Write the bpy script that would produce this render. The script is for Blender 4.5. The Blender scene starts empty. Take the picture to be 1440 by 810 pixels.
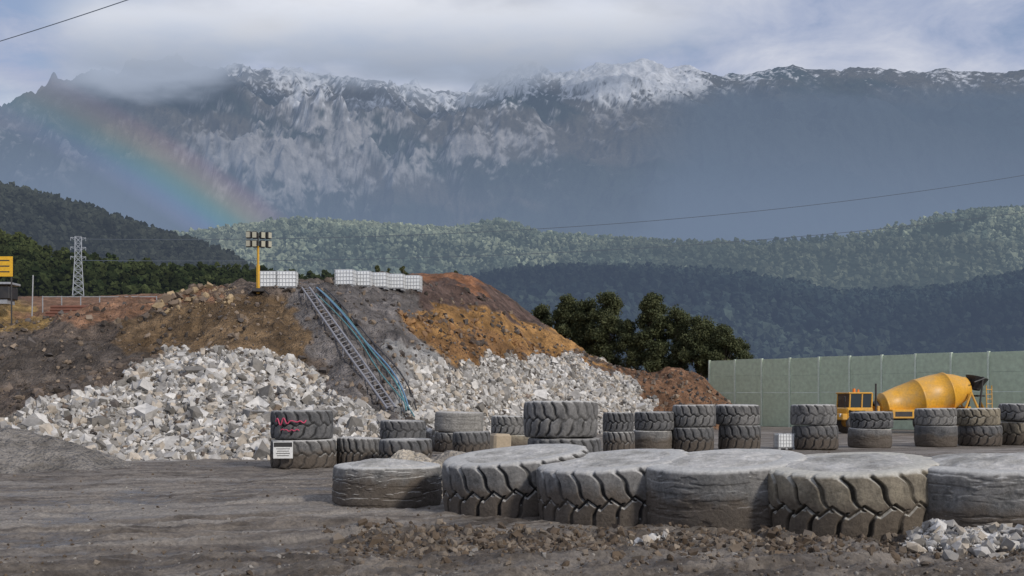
import bpy, math, random
import numpy as np
from mathutils import Vector, Matrix
random.seed(3); rng=np.random.default_rng(7)
FOC=1700.0; CH=2.2
def W(px,py,d): return ((px-720)/FOC*d, d, CH+(560-py)/FOC*d)
def zof(py,d): return CH+(560-py)/FOC*d
def lin(c): 
    return tuple(((v/255)/12.92 if v/255<=0.04045 else ((v/255+0.055)/1.055)**2.4) for v in c)
# ---------- noise
def _h(ix,iy,s):
    n=(ix*374761393+iy*668265263+s*982451653)&0xffffffff
    n=((n^(n>>13))*1274126177)&0xffffffff
    n=n^(n>>16)
    return (n&0xffff)/65535.0
def vn(x,y,s=0):
    x=np.asarray(x,float); y=np.asarray(y,float)
    x,y=np.broadcast_arrays(x,y)
    ix=np.floor(x).astype(np.int64); iy=np.floor(y).astype(np.int64)
    fx=x-ix; fy=y-iy
    fx=fx*fx*fx*(fx*(fx*6-15)+10); fy=fy*fy*fy*(fy*(fy*6-15)+10)
    a=_h(ix,iy,s);b=_h(ix+1,iy,s);c=_h(ix,iy+1,s);d=_h(ix+1,iy+1,s)
    return (a*(1-fx)+b*fx)*(1-fy)+(c*(1-fx)+d*fx)*fy
def fbm(x,y,o=5,s=0,g=0.5):
    t=0;a=1;n=0
    for i in range(o):
        t=t+a*vn(x,y,s+i*17);n+=a;a*=g
        x,y=(x*1.6-y*1.2)+3.1,(x*1.2+y*1.6)+7.7
    return t/n
def ridged(x,y,o=5,s=0,g=0.5):
    t=0;a=1;n=0
    for i in range(o):
        t=t+a*(1-np.abs(2*vn(x,y,s+i*13)-1));n+=a;a*=g
        x,y=(x*1.6-y*1.2)+3.1,(x*1.2+y*1.6)+7.7
    return t/n
def ss(a,b,x): 
    t=np.clip((x-a)/(b-a),0,1); return t*t*(3-2*t)
def inpoly(px,py,poly):
    px=np.asarray(px);py=np.asarray(py);r=np.zeros(px.shape,bool);n=len(poly)
    for i in range(n):
        x1,y1=poly[i];x2,y2=poly[(i+1)%n]
        if y1==y2: continue
        c=((y1>py)!=(y2>py))&(px<(x2-x1)*(py-y1)/(y2-y1)+x1)
        r^=c
    return r
# ---------- mesh
def mk(name,V,F,mat=None,smooth=False,cols=None,parent=None,loc=None,rot=None,extra=None):
    V=np.asarray(V,np.float32).reshape(-1,3)
    if isinstance(F,np.ndarray): F=[F]
    me=bpy.data.meshes.new(name)
    me.vertices.add(len(V)); me.vertices.foreach_set('co',V.ravel())
    lv=np.concatenate([f.ravel() for f in F]).astype(np.int32)
    tot=np.concatenate([np.full(len(f),f.shape[1]) for f in F]).astype(np.int32)
    st=np.concatenate([[0],np.cumsum(tot)[:-1]]).astype(np.int32)
    me.loops.add(len(lv)); me.loops.foreach_set('vertex_index',lv)
    me.polygons.add(len(tot)); me.polygons.foreach_set('loop_start',st)
    me.polygons.foreach_set('loop_total',tot)
    me.polygons.foreach_set('use_smooth',np.full(len(tot),smooth))
    me.update(calc_edges=True); me.validate()
    if cols is not None:
        a=me.color_attributes.new('Col','FLOAT_COLOR','POINT')
        c=np.ones((len(V),4),np.float32); cols=np.asarray(cols); c[:,:cols.shape[1]]=cols
        a.data.foreach_set('color',c.ravel())
    if mat: me.materials.append(mat)
    ob=bpy.data.objects.new(name,me); bpy.context.scene.collection.objects.link(ob)
    if parent: ob.parent=parent
    if loc is not None: ob.location=loc
    if rot is not None: ob.rotation_euler=rot
    return ob
def empty(name,loc=(0,0,0),rot=(0,0,0)):
    e=bpy.data.objects.new(name,None); e.empty_display_size=.5
    bpy.context.scene.collection.objects.link(e); e.location=loc; e.rotation_euler=rot; return e
def gridF(nr,nc,off=0,wrap=False):
    i=np.arange(nr-1)[:,None]; j=np.arange(nc if wrap else nc-1)[None,:]
    j2=(j+1)%nc
    a=i*nc+j;b=i*nc+j2;c=(i+1)*nc+j2;d=(i+1)*nc+j
    return np.stack([a,b,c,d],-1).reshape(-1,4)+off
class MB:
    def __init__(s): s.V=[];s.Q=[];s.T=[];s.n=0
    def add(s,V,Q=None,T=None):
        V=np.asarray(V,float).reshape(-1,3); s.V.append(V)
        if Q is not None and len(Q): s.Q.append(np.asarray(Q).reshape(-1,4)+s.n)
        if T is not None and len(T): s.T.append(np.asarray(T).reshape(-1,3)+s.n)
        s.n+=len(V); return s
    def box(s,c,sz,rz=0,ch=0.0):
        c=np.array(c,float);h=np.array(sz,float)/2
        b=min(ch,h.min()*.6)
        if b<=0:
            P=np.array([[x,y,z] for x in(-1,1) for y in(-1,1) for z in(-1,1)],float)*h
            Q=[[0,1,3,2],[4,6,7,5],[0,4,5,1],[2,3,7,6],[0,2,6,4],[1,5,7,3]]
            T=None
        else:
            P=[];
            idx={}
            for sx in(-1,1):
                for sy in(-1,1):
                    for sz_ in(-1,1):
                        for k in range(3):
                            q=h-b; q=q.copy(); q[k]=h[k]
                            idx[(sx,sy,sz_,k)]=len(P); P.append([sx*q[0],sy*q[1],sz_*q[2]])
            P=np.array(P); Q=[];T=[]
            sg=(-1,1)
            for k in range(3):
                for s1 in sg:
                    o=[a for a in range(3) if a!=k]
                    def I(a,bb,kk):
                        v=[0,0,0]; v[k]=s1; v[o[0]]=a; v[o[1]]=bb; return idx[(v[0],v[1],v[2],kk)]
                    Q.append([I(-1,-1,k),I(1,-1,k),I(1,1,k),I(-1,1,k)])
            for ax in range(3):
                o=[a for a in range(3) if a!=ax]
                for a in sg:
                    for bb in sg:
                        def I(t,kk):
                            v=[0,0,0]; v[ax]=t; v[o[0]]=a; v[o[1]]=bb; return idx[(v[0],v[1],v[2],kk)]
                        Q.append([I(-1,o[0]),I(1,o[0]),I(1,o[1]),I(-1,o[1])])
            for a in sg:
                for bb in sg:
                    for cc in sg: T.append([idx[(a,bb,cc,k)] for k in range(3)])
        if rz:
            ca,sa=math.cos(rz),math.sin(rz); P=P@np.array([[ca,sa,0],[-sa,ca,0],[0,0,1]])
        return s.add(P+c,Q,T)
    def rod(s,p0,p1,r,r1=None,n=8,cap=True):
        if r1 is None:r1=r
        p0=np.array(p0,float);p1=np.array(p1,float);d=p1-p0;L=np.linalg.norm(d);d/=L
        u=np.cross(d,[0,0,1]); 
        if np.linalg.norm(u)<1e-3:u=np.array([1.,0,0])
        u/=np.linalg.norm(u);v=np.cross(d,u)
        a=np.linspace(0,2*np.pi,n,endpoint=False)[:,None]
        ring=np.cos(a)*u+np.sin(a)*v
        V=np.vstack([p0+ring*r,p1+ring*r1,[p0],[p1]])
        Q=[[i,(i+1)%n,n+(i+1)%n,n+i] for i in range(n)]
        T=[[2*n,(i+1)%n,i] for i in range(n)]+[[2*n+1,n+i,n+(i+1)%n] for i in range(n)] if cap else None
        return s.add(V,Q,T)
    def path(s,pts,r,n=8):
        pts=np.array(pts,float); m=len(pts)
        R=[]
        for i in range(m):
            d=pts[min(i+1,m-1)]-pts[max(i-1,0)]; d/=np.linalg.norm(d)
            u=np.cross(d,[0.01,0.02,1]);u/=np.linalg.norm(u);v=np.cross(u,d)
            a=np.linspace(0,2*np.pi,n,endpoint=False)[:,None]
            R.append(pts[i]+(np.cos(a)*u+np.sin(a)*v)*r)
        return s.add(np.vstack(R),gridF(m,n,0,True))
    def lathe(s,prof,p0,axis,n=32):
        p0=np.array(p0,float);d=np.array(axis,float);d/=np.linalg.norm(d)
        u=np.cross(d,[0,0,1]) 
        if np.linalg.norm(u)<1e-3:u=np.array([1.,0,0])
        u/=np.linalg.norm(u);v=np.cross(d,u)
        a=np.linspace(0,2*np.pi,n,endpoint=False)[:,None];ring=np.cos(a)*u+np.sin(a)*v
        return s.add(np.vstack([p0+d*t+ring*r for t,r in prof]),gridF(len(prof),n,0,True))
    def obj(s,name,mat,smooth=False,parent=None,**k):
        F=[]
        if s.Q:F.append(np.concatenate(s.Q))
        if s.T:F.append(np.concatenate(s.T))
        return mk(name,np.concatenate(s.V),F,mat,smooth,parent=parent,**k)
# ---------- materials
class NT:
    def __init__(s,name):
        s.m=bpy.data.materials.new(name); s.m.use_nodes=True; s.t=s.m.node_tree; s.t.nodes.clear()
        s.out=s.t.nodes.new('ShaderNodeOutputMaterial')
    def n(s,ty,ins=None,**p):
        nd=s.t.nodes.new('ShaderNode'+ty)
        for k,v in p.items(): setattr(nd,k,v)
        if ins:
            for k,v in ins.items():
                sk=nd.inputs[k]
                if isinstance(v,bpy.types.NodeSocket): s.t.links.new(v,sk)
                else: sk.default_value=v
        return nd
    def pos(s): 
        return s.n('NewGeometry').outputs['Position']
    def obj(s): return s.n('TexCoord').outputs['Object']
    def map(s,v,sc): 
        return s.n('Mapping',{'Vector':v,'Scale':sc}).outputs[0]
    def noise(s,v,sc,det=6,rough=.6,dist=0):
        return s.n('TexNoise',{'Vector':v,'Scale':sc,'Detail':det,'Roughness':rough,'Distortion':dist}).outputs[0]
    def ramp(s,f,stops,interp='LINEAR'):
        r=s.n('ValToRGB',{'Fac':f}); e=r.color_ramp.elements; r.color_ramp.interpolation=interp
        while len(e)<len(stops): e.new(0.5)
        for i,(p,c) in enumerate(stops):
            e[i].position=p; e[i].color=(c,c,c,1) if not isinstance(c,(tuple,list)) else (*c[:3],1)
        return r.outputs[0]
    def mix(s,f,a,b,bt='MIX'):
        x=s.n('Mix',data_type='RGBA',blend_type=bt)
        for i,v in ((0,f),(6,a),(7,b)):
            if isinstance(v,bpy.types.NodeSocket): s.t.links.new(v,x.inputs[i])
            else: x.inputs[i].default_value=v if i==0 or len(v)==4 else (*v,1)
        return x.outputs[2]
    def math(s,op,a,b=0.0,c=None):
        x=s.n('Math',operation=op)
        for i,v in ((0,a),(1,b)):
            if isinstance(v,bpy.types.NodeSocket): s.t.links.new(v,x.inputs[i])
            else: x.inputs[i].default_value=v
        return x.outputs[0]
    def bump(s,h,st=.5,dist=.05,nrm=None):
        i={'Height':h,'Strength':st,'Distance':dist}
        if nrm: i['Normal']=nrm
        return s.n('Bump',i).outputs[0]
    def pbsdf(s,col,rough=.8,metal=0,normal=None,spec=.5,link=True):
        i={'Base Color':col if isinstance(col,bpy.types.NodeSocket) else (*col[:3],1),'Roughness':rough,'Metallic':metal,'Specular IOR Level':spec}
        if normal: i['Normal']=normal
        b=s.n('BsdfPrincipled',i)
        if link: s.t.links.new(b.outputs[0],s.out.inputs[0])
        return b.outputs[0]
    def finish(s,sh): s.t.links.new(sh,s.out.inputs[0]); return s.m
    def col(s): return s.n('VertexColor',layer_name='Col')
def paint(name,c,rough=.5,metal=0,dirt=.35,dirtc=(.12,.10,.08),sc=1.5,bump=.1):
    t=NT(name);o=t.obj();n1=t.noise(o,sc,8,.65);n2=t.noise(o,sc*9,5,.6)
    f=t.ramp(n1,[(.42,0),(.72,dirt)])
    c1=t.mix(t.ramp(n2,[(.3,0),(.7,1)]),tuple(v*.82 for v in c[:3]),tuple(min(1,v*1.12) for v in c[:3]))
    cc=t.mix(f,c1,dirtc)
    r=t.math('ADD',t.math('MULTIPLY',n2,.25),rough-.1)
    t.pbsdf(cc,r,metal,t.bump(n2,bump,.01)); return t.m
# surface seen through humid air (scattered airlight added to the surface colour)
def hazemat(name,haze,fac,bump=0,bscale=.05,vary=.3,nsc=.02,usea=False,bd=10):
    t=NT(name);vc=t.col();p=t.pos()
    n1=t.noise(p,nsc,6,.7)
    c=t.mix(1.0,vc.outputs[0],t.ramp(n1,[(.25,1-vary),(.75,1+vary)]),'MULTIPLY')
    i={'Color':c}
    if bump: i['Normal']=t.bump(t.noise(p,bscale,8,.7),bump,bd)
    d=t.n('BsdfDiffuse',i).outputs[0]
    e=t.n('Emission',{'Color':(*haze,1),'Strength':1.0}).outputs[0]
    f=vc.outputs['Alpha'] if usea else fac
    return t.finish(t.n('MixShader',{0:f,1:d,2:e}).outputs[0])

# ---------- camera / lights / sky
sc=bpy.context.scene
cam=bpy.data.objects.new('camera',bpy.data.cameras.new('camera')); sc.collection.objects.link(cam)
cam.location=(0,0,CH); cam.rotation_euler=(math.radians(90),0,0)
cam.data.lens=36*FOC/1440; cam.data.sensor_width=36; cam.data.shift_y=155/1440; cam.data.clip_end=60000; cam.data.clip_start=.1
sc.camera=cam
sc.view_settings.view_transform='Standard'; sc.view_settings.look='None'; sc.view_settings.exposure=0
AZ=math.radians(137); EL=math.radians(29)
sdir=Vector((math.sin(AZ)*math.cos(EL),math.cos(AZ)*math.cos(EL),math.sin(EL)))
sl=bpy.data.lights.new('sun','SUN'); sl.energy=2.4; sl.angle=math.radians(6); sl.color=(1,.93,.84)
so=bpy.data.objects.new('sun',sl); sc.collection.objects.link(so); so.rotation_euler=sdir.to_track_quat('Z','Y').to_euler()
w=bpy.data.worlds.new('World'); sc.world=w; w.use_nodes=True; nt=w.node_tree; nt.nodes.clear()
T=NT.__new__(NT); T.t=nt
wo=nt.nodes.new('ShaderNodeOutputWorld')
sky=T.n('TexSky',sky_type='NISHITA',sun_disc=False,sun_elevation=EL,sun_rotation=AZ)
dirv=T.n('TexCoord').outputs['Generated']
sep=T.n('SeparateXYZ',{0:dirv})
sa=T.math('DIVIDE',sep.outputs[0],T.math('MAXIMUM',sep.outputs[1],.05)); sb=T.math('DIVIDE',sep.outputs[2],T.math('MAXIMUM',sep.outputs[1],.05))
def blob(px,py,sx,sy,amp):
    u=T.math('DIVIDE',T.math('SUBTRACT',sa,(px-720)/FOC),sx/FOC); v=T.math('DIVIDE',T.math('SUBTRACT',sb,(560-py)/FOC),sy/FOC)
    q=T.math('ADD',T.math('MULTIPLY',u,u),T.math('MULTIPLY',v,v))
    return T.math('MULTIPLY',T.math('EXPONENT',T.math('MULTIPLY',q,-1.0)),amp)
m=T.map(dirv,(1,1,2.6))
n1=T.noise(m,4.5,9,.58,.6); n2=T.noise(m,12,8,.62,.5)
cl=T.math('ADD',T.math('MULTIPLY',n1,.95),T.math('MULTIPLY',n2,.55))
cl=T.math('SUBTRACT',cl,.24)
br=cl
for a in [(560,10,300,55,.18),(250,50,170,34,.10),(30,95,110,60,-.06),(60,5,130,24,-.16),(700,88,260,30,-.20),(1250,30,330,55,-.12),(1000,62,160,18,.03),(1330,92,200,14,.05)]:
    br=T.math('ADD',br,blob(*a))
cloudc=T.ramp(br,[(.28,(2.9,3.5,5.2)),(.44,(3.8,4.3,5.7)),(.60,(5.2,5.5,6.5)),(.80,(7.4,7.5,8.0))])
cover=T.ramp(br,[(.28,.6),(.42,.96)])
skyc=T.mix(cover,sky.outputs[0],cloudc)
bg=T.n('Background',{'Color':skyc,'Strength':.108}); nt.links.new(bg.outputs[0],wo.inputs[0])

# ---------- far mountain
def interp(px,pts):
    a=np.array(pts,float); return np.interp(px,a[:,0],a[:,1])
def mountain():
    nc,nr=1100,460
    px=np.linspace(-350,1790,nc)[None,:]; t=np.linspace(0,1.12,nr)[:,None]
    crest=[(-350,160),(0,147),(60,137),(130,125),(165,128),(200,116),(260,119),(300,106),(345,99),(380,103),(420,101),(455,104),(490,108),(520,113),(560,122),(600,126),(640,129),(680,117),(715,111),(740,117),(765,119),(800,109),(830,103),(860,98),(890,93),(920,90),(945,95),(970,92),(1010,99),(1045,100),(1075,93),(1110,88),(1140,95),(1180,97),(1220,95),(1250,99),(1290,103),(1330,99),(1380,102),(1440,101),(1790,120)]
    cy=interp(px,crest)+4
    d=3100+2500*t; X=(px-720)/FOC*d
    Hc=zof(cy,5600)
    s=np.where(t<1,0.10+0.90*(0.50*t**1.0+0.50*ss(.10,1.0,t)),1-(t-1)*1.8)
    z=Hc*s
    wx=X+420*(fbm(X/900,d/900,3,301)-.5)+.35*d; wy=d+420*(fbm(X/800+9,d/800,3,305)-.5)
    amp=np.clip(3.6*t*(1.07-t),0,1)*ss(1.02,.84,t)+.12*(t>.8)
    big=ridged(wx/1100+4,wy/1300,3,5)-.6
    mid=ridged(wx/300+3,wy/420,4,11,.55)-.6
    fine=ridged((X+.2*d)/80,d/150,4,31,.65)-.6
    lf=np.exp(-((px-440)/280)**2)
    z=z+amp*(big*500+mid*(190+120*lf)+fine*(40+55*lf))
    z=z+ss(.82,1,t)*(fbm(X/42,d/70,4,77,.6)-.5)*(30+22*lf)
    py=560-(z-CH)/d*FOC
    nA=fbm(X/150+.3*z/100,z/130,5,3,.6); nB=fbm(X/30,z/40+d/90,5,9,.65); nC=fbm(X/420+z/300,z/240,4,19); nD=fbm(X/14,z/20+d/40,3,29,.65)
    conv=np.clip(mid*1.6+fine*1.2,-.5,.5)
    forest=np.array([.036,.050,.042]); rock=np.array([.40,.385,.375]); scrub=np.array([.11,.10,.08]); snow=np.array([.80,.82,.85])
    C=np.ones((nr,nc,3))*forest
    sc_=ss(.42,.58,nC+.25*ss(300,120,py)-.1)[...,None]; C=C*(1-sc_)+scrub*sc_
    reg=np.exp(-(((px-430)/165)**2+((py-205)/82)**2)**1.3)+.6*np.exp(-(((px-690)/150)**2+((py-205)/50)**2))+.42*np.exp(-(((px-30)/120)**2+((py-200)/60)**2))+.30*np.exp(-(((px-840)/160)**2+((py-150)/40)**2))+.22*np.exp(-(((px-1200)/320)**2+((py-122)/18)**2))
    rk=ss(.50,.62,nA*.42+nB*.36+nD*.22+.17*reg-.07+.12*conv)*np.clip(reg*1.5,0.0,.9)
    rk=rk[...,None]; C=C*(1-rk)+rock*rk*(.45+1.0*nB[...,None])
    sreg=interp(px,[(-350,0),(250,.05),(330,.34),(420,.42),(520,.36),(620,.46),(720,.60),(800,.60),(860,.8),(980,.9),(1005,.46),(1100,.32),(1250,.38),(1440,.36),(1790,.4)])
    edge=interp(px,[(-350,100),(330,132),(420,160),(620,150),(720,142),(860,132),(980,120),(1100,114),(1440,117),(1790,120)])
    nn=.35*nA+.30*nB+.35*nD
    sn=ss(.47,.56,nn+.34*(sreg-.5)-.0035*(py-edge+18))
    sn=(sn*ss(.1,.4,sreg)*ss(edge+34,edge+4,py))[...,None]; C=C*(1-sn)+snow*sn*(.6+.5*nB[...,None])
    cloud_shadow=(ss(880,1010,px+.6*(py-200)+120*(nC-.5))*ss(110,150,py+30*(nA-.5)))[...,None]  # cloud shadow over the right flank, painted into the vertex colours
    C=C*(1-.85*cloud_shadow)+np.array([.020,.036,.042])*cloud_shadow*.85
    hz=.46+.22*ss(150,330,py)+.12*cloud_shadow[...,0]+.16*ss(300,0,px)+.10*np.exp(-((px-180)/150)**2)*ss(180,260,py)-.08*sn[...,0]+.10*ss(130,95,py)*ss(800,500,px)
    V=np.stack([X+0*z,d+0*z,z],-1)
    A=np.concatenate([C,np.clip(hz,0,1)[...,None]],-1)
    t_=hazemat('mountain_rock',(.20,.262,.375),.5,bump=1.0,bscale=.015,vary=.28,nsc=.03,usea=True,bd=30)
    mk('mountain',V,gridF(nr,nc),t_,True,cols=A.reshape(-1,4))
mountain()
def cloudbank():
    nc,nr=320,120
    px=np.linspace(20,1120,nc)[None,:]; py=np.linspace(-40,210,nr)[:,None]
    n=fbm(px/120,py/42,6,41,.55)
    d=4700+260*(fbm(px/120,py/60,4,3)-.5)+0*n
    base=interp(px,[(20,138),(130,142),(200,140),(270,132),(330,112),(400,104),(470,110),(530,126),(580,138),(640,138),(700,122),(760,112),(820,98),(900,80),(1000,66),(1120,50)])
    al=ss(base+20,base-30,py+60*(n-.5))*ss(-40,25,py)*ss(20,150,px)*ss(1120,860,px)*.94
    X=(px-720)/FOC*d; z=zof(py,d)
    V=np.stack([X,d,z],-1)
    sh=ss(10,100,py+60*(n-.5))[...,None]
    c=np.array([.68,.71,.78])*(1-sh)+np.array([.35,.405,.51])*sh
    A=np.concatenate([c*(0.80+.40*n[...,None]),al[...,None]],-1)
    t=NT('cloud_vapour');vc=t.col()
    e=t.n('Emission',{'Color':vc.outputs[0]}).outputs[0];tr=t.n('BsdfTransparent').outputs[0]
    t.finish(t.n('MixShader',{0:vc.outputs['Alpha'],1:tr,2:e}).outputs[0])
    mk('cloud',V,gridF(nr,nc),t.m,True,cols=A.reshape(-1,4))
cloudbank()
def rainbow():
    d=2950;cx,cy,R=-575,1545,1530
    nr,nc=24,60
    a=np.radians(np.linspace(-74,-50,nc))[None,:]; r=np.linspace(-54,54,nr)[:,None]
    px=cx+(R+r)*np.cos(a);py=cy+(R+r)*np.sin(a)
    V=np.stack([(px-720)/FOC*d,np.full_like(px,d),zof(py,d)],-1)
    q=np.linspace(0,1,nr)
    cols=np.array([[.0,.0,.0],[.05,.05,.12],[.03,.08,.18],[.0,.13,.13],[.04,.14,.06],[.16,.14,.02],[.18,.10,.03],[.11,.03,.02],[0,0,0]])
    C=np.stack([np.interp(q,np.linspace(0,1,9),cols[:,k]) for k in range(3)],-1)[:,None,:]
    t=np.linspace(0,1,nc)[None,:,None]
    f=ss(.05,.35,t)*(.5+.9*ss(.3,.85,t))*ss(1.0,.85,t)
    C=C*f*.34+0*px[...,None]
    m=NT('rainbow_light');vc=m.col()
    e=m.n('Emission',{'Color':vc.outputs[0],'Strength':1.0}).outputs[0];tr=m.n('BsdfTransparent').outputs[0]
    m.finish(m.n('AddShader',{0:e,1:tr}).outputs[0])
    mk('rainbow',V,gridF(nr,nc),m.m,True,cols=C.reshape(-1,3))
rainbow()
# ---------- forested hills
def ico(sub):
    import bmesh
    bm=bmesh.new(); bmesh.ops.create_icosphere(bm,subdivisions=sub,radius=1)
    V=np.array([v.co[:] for v in bm.verts]);F=np.array([[v.index for v in f.verts] for f in bm.faces]); bm.free(); return V,F
ICO1=ico(1);ICO2=ico(2)
OCT=(np.array([[1,0,0],[-1,0,0],[0,1,0],[0,-1,0],[0,0,1],[0,0,-1]],float),np.array([[0,2,4],[2,1,4],[1,3,4],[3,0,4],[2,0,5],[1,2,5],[3,1,5],[0,3,5]]))
CUBE=(np.array([[x,y,z] for x in(-1,1) for y in(-1,1) for z in(-1,1)],float)*.75,np.array([[0,1,3],[0,3,2],[4,6,7],[4,7,5],[0,4,5],[0,5,1],[2,3,7],[2,7,6],[0,2,6],[0,6,4],[1,5,7],[1,7,3]]))
def scatter(name,base,pos,scl,cols,mat,jit=.25,smooth=False,rot=True,parent=None):
    bv,bf=base;n=len(pos);m=len(bv)
    V=bv[None]*(1+jit*(rng.random((n,m,1))*2-1))+jit*.35*(rng.random((n,m,3))*2-1)
    V=V*scl[:,None,:]
    if rot:
        q=rng.normal(size=(n,4));q/=np.linalg.norm(q,axis=1)[:,None];a,b,c,d=q.T
        R=np.stack([np.stack([1-2*(c*c+d*d),2*(b*c-a*d),2*(b*d+a*c)],-1),np.stack([2*(b*c+a*d),1-2*(b*b+d*d),2*(c*d-a*b)],-1),np.stack([2*(b*d-a*c),2*(c*d+a*b),1-2*(b*b+c*c)],-1)],1)
        V=np.einsum('nij,nmj->nmi',R,V)
    V=V+pos[:,None,:]
    F=(bf[None]+(np.arange(n)*m)[:,None,None]).reshape(-1,bf.shape[1])
    C=np.repeat(cols,m,axis=0)
    return mk(name,V,F,mat,smooth,cols=C,parent=parent)
def hill(name,prof,d0,d1,yfoot,haze,fac,cA,cB,ntree,ts,seed,amp=.12,px0=-300,px1=1750,nb=6,hk=1.0,big=.5):
    nc,nr=240,70
    px=np.linspace(px0,px1,nc)[None,:];t=np.linspace(0,1.25,nr)[:,None]
    d=d0+(d1-d0)*t;X=(px-720)/FOC*d
    yc=interp(px,prof)
    zc=zof(yc,d1)-ts*.8; zf=zof(yfoot,d0)+0*px
    s=np.where(t<1,np.clip(t,0,1)**.92,1-(t-1)*1.2)
    L=(d1-d0)
    nz=(ridged(X/(L*.55),d/(L*.6),4,seed)-.55)
    z=zf+(zc-zf)*s+nz*np.abs(zc-zf)*amp*4*np.clip(t*(1.0-t)*4,0,1)
    # keep the flank below the line of sight to the crest so that the crest is the skyline
    lim=zof(yc,d)-ts*.9-(1-np.clip(t,0,1))*ts*1.0
    z=np.where(t<1,np.minimum(z,lim),z)
    V=np.stack([X,d+0*X,z],-1)
    c=np.ones((nr*nc,3))*np.array(cA)*.5
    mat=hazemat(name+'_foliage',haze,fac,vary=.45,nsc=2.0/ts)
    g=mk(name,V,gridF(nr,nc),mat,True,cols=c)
    i=rng.random(ntree)**.9*(nr*.82);j=rng.random(ntree)*(nc-1.01);i0=i.astype(int);j0=j.astype(int);fi=(i-i0)[:,None];fj=(j-j0)[:,None]
    i0=np.clip(i0,0,nr-2)
    P=(V[i0,j0]*(1-fi)+V[i0+1,j0]*fi)*(1-fj)+(V[i0,j0+1]*(1-fi)+V[i0+1,j0+1]*fi)*fj
    s_=ts*(.5+.6*rng.random(ntree)**1.8)
    k=fbm(P[:,0]/(ts*14),P[:,1]/(ts*14),4,seed+5); k2=rng.random(ntree)
    f=np.clip(ss(.35,.65,k)*.6+k2*.5,0,1)[:,None]
    cloud_k=fbm(P[:,0]/(ts*30),P[:,1]/(ts*45),4,seed+9)[:,None]  # broad cloud-shadow patches, multiplied into the tree colours below
    col=np.array(cA)*(1-f)+np.array(cB)*f; col*= (.6+.8*rng.random((ntree,1)))*(1-big+2*big*ss(.3,.7,cloud_k))
    o=rng.normal(size=(ntree,nb,3));o/=np.linalg.norm(o,axis=2)[...,None];o*=rng.random((ntree,nb,1))**.4
    hgt=rng.random((ntree,nb,1)); 
    o[...,:2]*=(1.05-.75*hgt); 
    o=np.concatenate([o[...,:2]*.42,hgt*.95*hk],-1)*s_[:,None,None]
    Q=(P[:,None,:]+o).reshape(-1,3)
    ls=np.repeat(s_,nb)*(.95/nb**.42)*(.35+.35*rng.random(ntree*nb))
    S=ls[:,None]*(.75+.5*rng.random((len(ls),3)))
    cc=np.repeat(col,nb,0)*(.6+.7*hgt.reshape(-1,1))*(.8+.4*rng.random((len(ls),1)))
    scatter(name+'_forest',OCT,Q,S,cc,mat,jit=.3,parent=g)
    return V
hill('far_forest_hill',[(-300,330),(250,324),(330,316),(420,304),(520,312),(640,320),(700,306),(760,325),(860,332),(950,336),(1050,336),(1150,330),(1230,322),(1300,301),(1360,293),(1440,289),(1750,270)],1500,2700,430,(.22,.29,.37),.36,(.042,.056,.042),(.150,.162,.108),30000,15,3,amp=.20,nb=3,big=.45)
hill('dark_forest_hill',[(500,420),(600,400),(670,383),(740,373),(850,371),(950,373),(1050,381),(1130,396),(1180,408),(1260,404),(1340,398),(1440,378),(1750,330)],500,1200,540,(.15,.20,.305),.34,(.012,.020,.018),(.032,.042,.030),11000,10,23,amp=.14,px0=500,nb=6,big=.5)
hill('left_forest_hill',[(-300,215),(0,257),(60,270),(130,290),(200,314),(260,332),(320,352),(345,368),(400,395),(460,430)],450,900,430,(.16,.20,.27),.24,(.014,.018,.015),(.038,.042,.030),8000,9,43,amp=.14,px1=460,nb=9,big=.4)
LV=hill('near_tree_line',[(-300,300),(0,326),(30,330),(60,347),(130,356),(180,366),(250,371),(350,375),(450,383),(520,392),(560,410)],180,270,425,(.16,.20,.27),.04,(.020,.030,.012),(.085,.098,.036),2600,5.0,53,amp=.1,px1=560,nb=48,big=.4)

# ---------- soil zones & embankment
ST={-400:(37,[(44,590),(54,530),(62,490),(80,430),(130,418)]),
0:(40,[(46,598),(54,530),(61,468),(75,432),(130,415)]),100:(42,[(47,590),(54,520),(62,450),(75,436),(130,416)]),
230:(43,[(48,585),(55,505),(64,424),(75,419),(130,414)]),310:(43,[(48,580),(55,495),(65,408),(75,409),(130,410)]),
420:(43,[(49,580),(56,495),(66,402),(78,401),(130,404)]),500:(44,[(50,570),(57,490),(67,400),(78,397),(130,400)]),
560:(46,[(52,565),(58,490),(68,405),(82,388),(130,390)]),600:(48,[(55,565),(62,490),(72,415),(86,383),(130,388)]),
650:(54,[(60,560),(66,490),(76,425),(88,389),(130,395)]),700:(60,[(66,555),(72,495),(80,440),(92,406),(130,415)]),
750:(66,[(72,555),(78,505),(86,465),(96,445),(130,450)]),800:(70,[(76,560),(80,520),(86,493),(92,482),(130,490)]),
850:(74,[(78,568),(82,535),(86,521),(92,516),(120,530)]),900:(78,[(81,573),(84,548),(88,527),(92,521),(115,540)]),
980:(82,[(84,580),(86,556),(88,533),(91,524),(110,560)]),1030:(85,[(86,592),(87,578),(88,566),(90,561),(105,590)]),1065:(87,[(88,608),(89,608),(90,608),(92,608),(105,606)])}
pk=sorted(ST)
KD=np.array([[ST[p][0]]+[a[0] for a in ST[p][1]] for p in pk],float)
KZ=np.array([[-.35]+[zof(a[1],a[0]) for a in ST[p][1]] for p in pk],float)
nc,nr=900,330
epx=np.linspace(-400,1065,nc)
kd=np.stack([np.interp(epx,pk,KD[:,k]) for k in range(6)],1);kz=np.stack([np.interp(epx,pk,KZ[:,k]) for k in range(6)],1)
tt=np.concatenate([np.linspace(0,3.3,270,endpoint=False),np.linspace(3.3,5,60)])
ED=np.stack([np.interp(tt,range(6),kd[j]) for j in range(nc)],1);EZ=np.stack([np.interp(tt,range(6),kz[j]) for j in range(nc)],1)
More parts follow.
